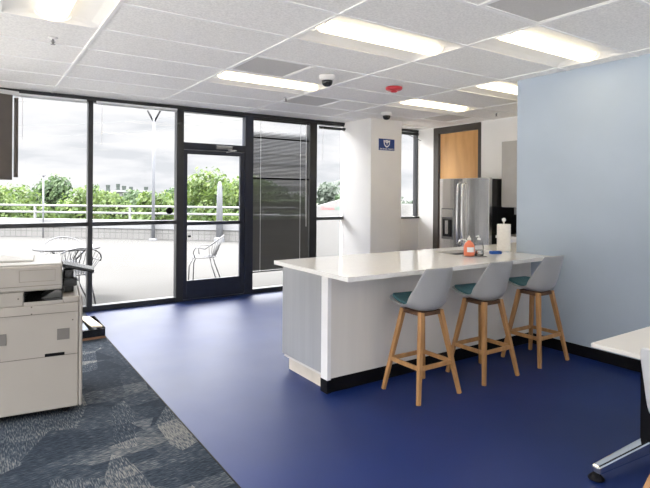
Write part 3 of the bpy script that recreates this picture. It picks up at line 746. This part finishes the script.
# ------------------------------------------------------------------ desk and chair at the right
tb_ = thing('table', 'white topped table at the right edge by the blue wall', 'table', (3.085, 1.36, 0))
MB().box(-.512, .51, -1.76, .055, .690, .712).build('tabletop', M['deskwhite'], tb_, bevel=.003)
for yy in (0, -1.55):
    MB().box(-.055, .055, yy-.03, yy+.03, .06, .686).build('column', M['black'], tb_, bevel=.004)
    for s in (-1, 1):
        lg = MB().beam((s*.03, yy, .092), (s*.455, yy+(.06 if yy == 0 else 0), .052), .055, .045, .075, .045).build('foot', M['chrome'], tb_, bevel=.01)
        MB().lathe([(0, 0.004), (.038, .004), (.04, .01), (.03, .02), (.018, .032), (0, .034)], 24, (s*.445, yy+(.06 if yy == 0 else 0), 0)).build('glide', M['black'], lg, smooth=True)
CH = [(.21, .455, .15, .0), (.18, .452, .20, .01), (.08, .435, .225, .03), (0, .425, .23, .045), (-.10, .43, .235, .06), (-.16, .46, .235, .07), (-.195, .54, .23, .06), (-.215, .64, .225, .045), (-.235, .74, .222, .03), (-.247, .80, .214, .015), (-.25, .815, .20, .01)]
ch = thing('shell_chair', 'white plastic shell chair with wooden legs at the right edge', 'chair', (2.575, .865, 0), math.radians(-90))
MB().grid(shell_rows(CH)).build('seat_shell', M['shellwhite'], ch, smooth=True, solid=.01, sub=1)
b = MB(); b.box(-.14, .14, -.13, .13, .39, .415); b.build('seat_frame', M['black'], ch, bevel=.003)
for sx, sy in ((-1, -1), (1, -1), (-1, 1), (1, 1)): MB().beam((sx*.13, sy*.12, .40), (sx*.25, sy*.27, 0.004), .042, .028).build('leg', M['wood'], ch, bevel=.004)

# ------------------------------------------------------------------ terrace and beyond
TZ = -.02
PA, PBt = Vector((-9.0, 29.4)), Vector((12.5, 9.25))      # parapet line
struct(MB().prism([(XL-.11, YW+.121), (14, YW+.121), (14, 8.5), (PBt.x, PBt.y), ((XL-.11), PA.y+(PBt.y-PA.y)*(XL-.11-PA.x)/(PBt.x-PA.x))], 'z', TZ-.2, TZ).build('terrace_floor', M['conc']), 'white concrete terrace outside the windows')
dv = (PBt-PA); LP = dv.length; ang = math.atan2(dv.y, dv.x)
pr = struct_root('wall_parapet', 'low tiled parapet with white coping around the terrace', (PA.x, PA.y, TZ)); pr.rotation_euler = (0, 0, ang)
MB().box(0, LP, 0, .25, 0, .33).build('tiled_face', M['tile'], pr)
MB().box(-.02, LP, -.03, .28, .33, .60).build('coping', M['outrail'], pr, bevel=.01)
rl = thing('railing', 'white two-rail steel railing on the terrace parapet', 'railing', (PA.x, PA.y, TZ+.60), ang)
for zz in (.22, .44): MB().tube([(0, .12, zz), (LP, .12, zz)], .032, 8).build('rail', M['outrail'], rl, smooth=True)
def along(px_x, px_y):   # parameter along the parapet for a bearing
    return None
d_ = dv.normalized()
def par_t(px):
    u = (px-325)/FPX; dx = math.sin(YAW)+math.cos(YAW)*u; dy = math.cos(YAW)-math.sin(YAW)*u
    # PA + t d = s*(dx,dy)
    det = d_.x*(-dy) - d_.y*(-dx)
    return ((-PA.x)*(-dy) - (-PA.y)*(-dx))/det
tp = par_t(32.5)
k = -2
for t in (par_t(-120), par_t(-40), tp, par_t(128), par_t(262), par_t(329)):
    if 0 < t < LP: MB().box(t-.03, t+.03, .09, .15, 0, .44).build('rail_post', M['outrail'], rl, bevel=.004)
def on_par(px, off=-.2):
    t = par_t(px); p = PA + d_*t + Vector((-d_.y, d_.x))*off
    return p
p = on_par(156.5, -.20)
lp = thing('lamp_post', 'tall white lamp post with Y-shaped arms outside the second window', 'lamp post', (p.x, p.y, TZ))
MB().tube([(0, 0, 0), (0, 0, 2.2), (0, 0, 4.35)], [.055, .045, .035], 12).build('pole', M['polegrey'], lp, smooth=True)
for s in (-1, 1): MB().tube([(0, 0, 3.68), (s*.20*math.cos(YAW), -s*.20*math.sin(YAW), 4.05)], .028, 8).build('arm', M['black'], lp, smooth=True)
MB().lathe([(0, 0), (.13, 0), (.13, .03), (.08, .06), (0, .06)], 16).build('base', M['polegrey'], lp)
p = on_par(46.5, -.15)
s1_ = thing('post', 'slim white post with a small cap outside the leftmost window', 'post', (p.x, p.y, TZ))
MB().tube([(0, 0, 0), (0, 0, 2.0)], .028, 10).build('pole', M['polegrey'], s1_, smooth=True)
MB().lathe([(0, 2.0), (.06, 2.0), (.06, 2.04), (0, 2.08)], 12).build('cap', M['wire'], s1_)
p = on_par(222, -.2)
s2_ = thing('post', 'thick tapered white post seen through the glass door', 'post', (p.x, p.y, TZ))
MB().tube([(0, 0, 0), (0, 0, 1.5), (0, 0, 1.72), (0, 0, 1.84)], [.105, .085, .07, .035], 14).build('pole', M['polegrey'], s2_, smooth=True)
MB().lathe([(0, 0), (.16, 0), (.16, .1), (.12, .14), (0, .14)], 16).build('base', M['polegrey'], s2_)
# white ramp wall with writing seen through the narrow window
def bear(px, depth):
    u = (px-325)/FPX; return Vector((math.sin(YAW)+math.cos(YAW)*u, math.cos(YAW)-math.sin(YAW)*u))*depth
a_, b_ = bear(312, 9.6), bear(352, 9.6); rw_d = (b_-a_); rw_l = rw_d.length
rw = struct_root('wall_ramp', 'white ramp wall rising to the right beyond the narrow window', (a_.x, a_.y, TZ)); rw.rotation_euler = (0, 0, math.atan2(rw_d.y, rw_d.x))
MB().prism([(0, 0), (rw_l+3.0, 0), (rw_l+3.0, 1.30), (rw_l+.4, 1.30), (rw_l, 1.44), (0, 1.23)], 'y', 0, .18).build('ramp_face', M['conc_light'], rw)
b = MB(); x = .10; random.seed(5)
def scribble(b, x0, x1, z, hgt):
    x = x0
    while x < x1:
        w2 = .018+.012*random.random(); h2 = hgt*(1 if random.random() > .7 else .65)
        b.box(x, x+.006, -.006, 0, z, z+h2); 
        if random.random() > .3: b.box(x, x+w2, -.006, 0, z+.6*h2, z+.6*h2+.008)
        if random.random() > .4: b.box(x, x+w2, -.006, 0, z, z+.008)
        x += w2+.010
scribble(b, .18, .40, 1.19, .055); b.build('red_lettering', M['redtxt'], rw)
b = MB(); scribble(b, .43, .68, 1.19, .055); b.build('green_lettering', M['greentxt'], rw)
# overhead wires
wr = bear(-60, 60); we = bear(420, 30)
for k, (za, zb, wl) in enumerate(((12.2, 9.3, 'topmost thin overhead wire crossing the sky'), (9.6, 8.0, 'middle one of the three thin overhead wires in the sky'), (8.4, 7.4, 'lowest thin overhead wire crossing the sky above the trees'))):
    A = Vector((wr.x, wr.y+k, za)); B = Vector((we.x, we.y+k, zb)); pts = [A.lerp(B, t/10)-Vector((0, 0, 1.2*math.sin(PI*t/10))) for t in range(11)]
    tag(MB().tube(pts, .011, 5).build('power_line', M['wire']), wl, 'power line', 'overhead power lines')
struct(MB().box(-300, 300, 30, 600, -4.2, -4.0).build('ground_far', M['ground']), 'land beyond the terrace')

# wire bistro chairs and table
def arc(c, r, a0, a1, n, z, ry=None):
    ry = ry or r
    return [(c[0]+r*math.cos(a0+(a1-a0)*k/n), c[1]+ry*math.sin(a0+(a1-a0)*k/n), z) for k in range(n+1)]
def make_wire_chair(label, loc, rz, grp):
    """seat front faces +y"""
    r = thing('wire_chair', label, 'chair', loc, rz, grp)
    b = MB(); b.tube(arc((0, 0), .235, 0, 2*PI, 28, .43, .215)[:-1], .009, 6, closed=True)
    for k in range(-5, 6):
        x = k*.04; yy = .215*math.sqrt(max(0, 1-(x/.235)**2)); b.tube([(x, -yy, .43), (x, yy, .43)], .0045, 5)
    for k in range(-3, 4):
        y = k*.06; xx = .235*math.sqrt(max(0, 1-(y/.215)**2)); b.tube([(-xx, y, .432), (xx, y, .432)], .0045, 5)
    b.build('seat', M['wire'], r, smooth=True)
    b = MB(); top = []
    for k in range(15):
        t = -1+2*k/14; x = .30*math.sin(t*PI/2)*(1 if abs(t) < 1 else 1); y = -.20-.14*math.cos(t*PI/2)+.0*t; z = .58+.20*math.cos(t*PI/2)
        top.append((x, y+.12*(1-math.cos(t*PI/2)), z))
    b.tube(top, .009, 6)
    b.tube([(top[0][0], top[0][1], top[0][2]), (-.25, .08, .60), (-.235, .12, .52), (-.21, .10, .43)], .009, 6)
    b.tube([(top[-1][0], top[-1][1], top[-1][2]), (.25, .08, .60), (.235, .12, .52), (.21, .10, .43)], .009, 6)
    for k in range(1, 14):
        t = -1+2*k/14; a = -PI/2+t*1.05
        b.tube([(.20*math.cos(a), .20*math.sin(a), .43), top[k]], .0045, 5)
    b.build('backrest', M['wire'], r, smooth=True)
    for sx in (-1, 1):
        MB().tube([(sx*.17, .13, .43), (sx*.20, .19, .30), (sx*.21, .20, .0)], .010, 6).build('leg', M['wire'], r, smooth=True)
        MB().tube([(sx*.15, -.13, .43), (sx*.17, -.17, .28), (sx*.20, -.27, .0)], .010, 6).build('leg', M['wire'], r, smooth=True)
    return r
G2 = 'wire chairs on the terrace'
wc = make_wire_chair('grey wire chair standing alone, seen through the glass door', (3.12, 8.25, TZ), math.radians(60), G2)
dup(wc, (1.08, 8.62, TZ), math.radians(175), 'grey wire chair with a fan back behind the terrace table', G2)
dup(wc, (1.05, 7.36, TZ), math.radians(5), 'grey wire chair right of the terrace table, behind the window mullion', G2)
dup(wc, (.12, 7.85, TZ), math.radians(-60), 'grey wire chair at the left edge behind the copier lid', G2)
bt = thing('terrace_table', 'round grey mesh-topped table on the terrace behind the copier', 'table', (1.04, 7.93, TZ))
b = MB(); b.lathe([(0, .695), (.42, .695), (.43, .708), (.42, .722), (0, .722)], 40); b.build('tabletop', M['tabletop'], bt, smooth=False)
for k in range(4):
    a = PI/4+k*PI/2; c, s = math.cos(a), math.sin(a)
    MB().tube([(c*.30, s*.30, .70), (c*.14, s*.14, .55), (c*.12, s*.12, .35), (c*.32, s*.32, 0)], .010, 6).build('leg', M['wire'], bt, smooth=True)
MB().tube(arc((0, 0), .13, 0, 2*PI, 20, .36)[:-1], .007, 6, closed=True).build('leg_ring', M['wire'], bt)

# trees
def crown_mesh(seed, R, Hc, n, leaf, lumps=14, cone=False):
    rnd = random.Random(seed); b = MB(); cs = []
    for k in range(lumps):
        a = rnd.random()*2*PI; q = math.sqrt(rnd.random())*.62; zz = rnd.uniform(.28, .80)
        lim = 1-.55*abs(zz-.45)*1.6
        cs.append((Vector((R*q*lim*math.cos(a), R*q*lim*math.sin(a), Hc*zz)), rnd.uniform(.30, .48)*R))
    cs.append((Vector((0, 0, Hc*.72)), R*.5)); cs.append((Vector((0, 0, Hc*.42)), R*.62))
    for k in range(n):
        c, r = cs[rnd.randrange(len(cs))]
        d = Vector((rnd.gauss(0, 1), rnd.gauss(0, 1), rnd.gauss(0, 1))).normalized()
        p = c + d*r*(rnd.random()**.25)*rnd.uniform(.85, 1.08)
        s = leaf*rnd.uniform(.6, 1.3); x = Vector((rnd.gauss(0, 1), rnd.gauss(0, 1), rnd.gauss(0, 1))).normalized(); nn = (d+x*.7).normalized()
        u = nn.orthogonal().normalized(); v = nn.cross(u)
        b.bm.faces.new([b.bm.verts.new(p+u*s*i+v*s*j*.7) for i, j in ((-1, 0), (0, -.8), (1, 0), (0, .8))])
    return b
def make_tree(label, loc, R, Hc, seed, m, grp, n=4200, leaf=.17, name='tree', cat='tree'):
    r = thing(name, label, cat, loc, 0, grp)
    b = crown_mesh(seed, R, Hc, n, leaf)
    me_ = b.bm; bmesh_faces = None
    c = MB(); c.bm.free(); c.bm = b.bm
    me = bpy.data.meshes.new('crown'); b.bm.to_mesh(me); b.bm.free(); me.materials.append(M[m])
    o = bpy.data.objects.new('crown', me); C.objects.link(o); o.parent = r
    t = MB(); t.tube([(0, 0, 0), (.05, 0, Hc*.3), (0, .05, Hc*.62)], [R*.09, R*.06, R*.03], 8)
    for k in range(4):
        a = k*PI/2+seed; t.tube([(0, 0, Hc*.28), (R*.35*math.cos(a), R*.35*math.sin(a), Hc*.6)], [R*.035, R*.015], 6)
    t.build('trunk', M['bark'], r, smooth=True)
    return r
GZ = -4.0
G3 = 'green trees beyond the terrace railing'
def tree_at(px, top_y, depth, R, m, seed, label):
    p = bear(px, depth); topz = CAM_H + (HY+ROLL*(px-325)-top_y)/FPX*depth
    Hc = (topz-GZ)/1.0
    make_tree(label, (p.x, p.y, GZ), R, Hc, seed, m, G3, n=int(7000*min(1.6, (R/3.2)**1.5)), leaf=.17*depth/38)
tree_at(-22, 182, 34, 2.95, 'leafA', 11, 'bright green tree at the far left under the hanging panel')
tree_at(18, 180, 42, 3.36, 'leafA', 12, 'bright green tree left of the slim white post')
tree_at(50, 172, 50, 3.14, 'leafB', 13, 'taller grey green tree behind the slim white post')
tree_at(80, 179, 36, 2.61, 'leafA', 14, 'rounded bright green tree behind the first window mullion')
tree_at(108, 186, 44, 2.70, 'leafA', 15, 'low bright green tree left of the pale distant building')
tree_at(134, 190, 52, 2.83, 'leafB', 16, 'lowest mid green tree in front of the distant building')
tree_at(162, 183, 38, 2.50, 'leafA', 17, 'bright green tree right behind the lamp post')
tree_at(184, 178, 47, 2.82, 'leafB', 18, 'mid green tree between second window and glass door')
tree_at(213, 158, 33, 2.77, 'leafA', 19, 'tall bright green tree filling the glass door')
tree_at(243, 172, 42, 3.05, 'leafA', 20, 'green tree at the right side of the glass door')
tree_at(326, 172, 40, 1.53, 'leafC', 21, 'pale grey green tree left in the narrow window')
tree_at(343, 186, 46, 1.69, 'leafB', 22, 'small green bush-like tree right in the narrow window')
tree_at(402, 188, 40, 1.84, 'leafC', 23, 'pale green tree in the window right of the column')
tree_at(268, 178, 50, 3.68, 'leafB', 24, 'mid green tree behind the charcoal blind')
tree_at(300, 184, 36, 2.52, 'leafB', 25, 'mid green tree behind the right half of the blind')
# palms
def palm(px, top_y, depth, label):
    p = bear(px, depth); topz = CAM_H + (HY+ROLL*(px-325)-top_y)/FPX*depth
    r = thing('palm_tree', label, 'palm tree', (p.x, p.y, GZ), 0, 'palms beyond the narrow window'); h = topz-GZ-1.0
    MB().tube([(0, 0, 0), (.1, 0, h*.5), (0, 0, h)], [.22, .17, .14], 8).build('trunk', M['bark'], r, smooth=True)
    b = MB(); rnd = random.Random(px)
    for k in range(18):
        a = k*2*PI/18+rnd.random()*.3; up = rnd.uniform(-.2, 1.0); c, s = math.cos(a), math.sin(a); L = 1.5
        pts = [Vector((c*L*t, s*L*t, h+up*L*t-1.1*t*t)) for t in (0, .25, .5, .75, 1)]
        side = Vector((-s, c, 0))*.16
        b.grid([[q-side*(1-abs(t-.4)), q+Vector((0, 0, .05)), q+side*(1-abs(t-.4))] for q, t in zip(pts, (0, .25, .5, .75, 1))])
    b.build('fronds', M['leafC'], r)
palm(333, 178, 60, 'left one of the two small palms in the narrow window')
palm(341, 176, 68, 'right one of the two small palms in the narrow window')
# distant conifers and building
for k, (px, ty) in enumerate(((108, 183), (118, 182), (124, 184), (131, 185), (146, 185), (172, 186))):
    dd = 120+8*(k%2); p = bear(px, dd); topz = CAM_H + (HY+ROLL*(px-325)-ty)/FPX*dd
    r = thing('conifer', ['leftmost small conifer on the skyline of the second window', 'small conifer left above the pale distant building', 'small conifer over the left end of the distant building', 'small conifer over the right end of the distant building', 'small conifer just left of the lamp post on the skyline', 'small conifer right of the lamp post on the skyline'][k], 'tree', (p.x, p.y, GZ), 0, 'distant skyline conifers')
    b = MB()
    for q in range(5): b.lathe([(1.25-.22*q, 1.0+q*(topz-GZ-1)/6), (.5, 1.0+(q+1.6)*(topz-GZ-1)/6)], 9)
    b.build('foliage', M['conifer'], r); MB().tube([(0, 0, 0), (0, 0, (topz-GZ)*.9)], [.3, .1], 6).build('trunk', M['bark'], r)
p = bear(124, 95)
bd = thing('building', 'long low pale building between the tree tops in second window', 'building', (p.x, p.y, GZ), -YAW)
MB().box(-2.0, 2.2, 0, 6, 0, 5.6).build('wall', M['bldg'], bd)
MB().box(-2.3, 2.5, -.3, 6.3, 5.6, 6.0).build('roof', M['outrail'], bd)
for k in range(3): MB().box(-1.6+k*1.25, -.8+k*1.25, -.03, 0, 4.4, 5.2).build('window', M['frame'], bd)
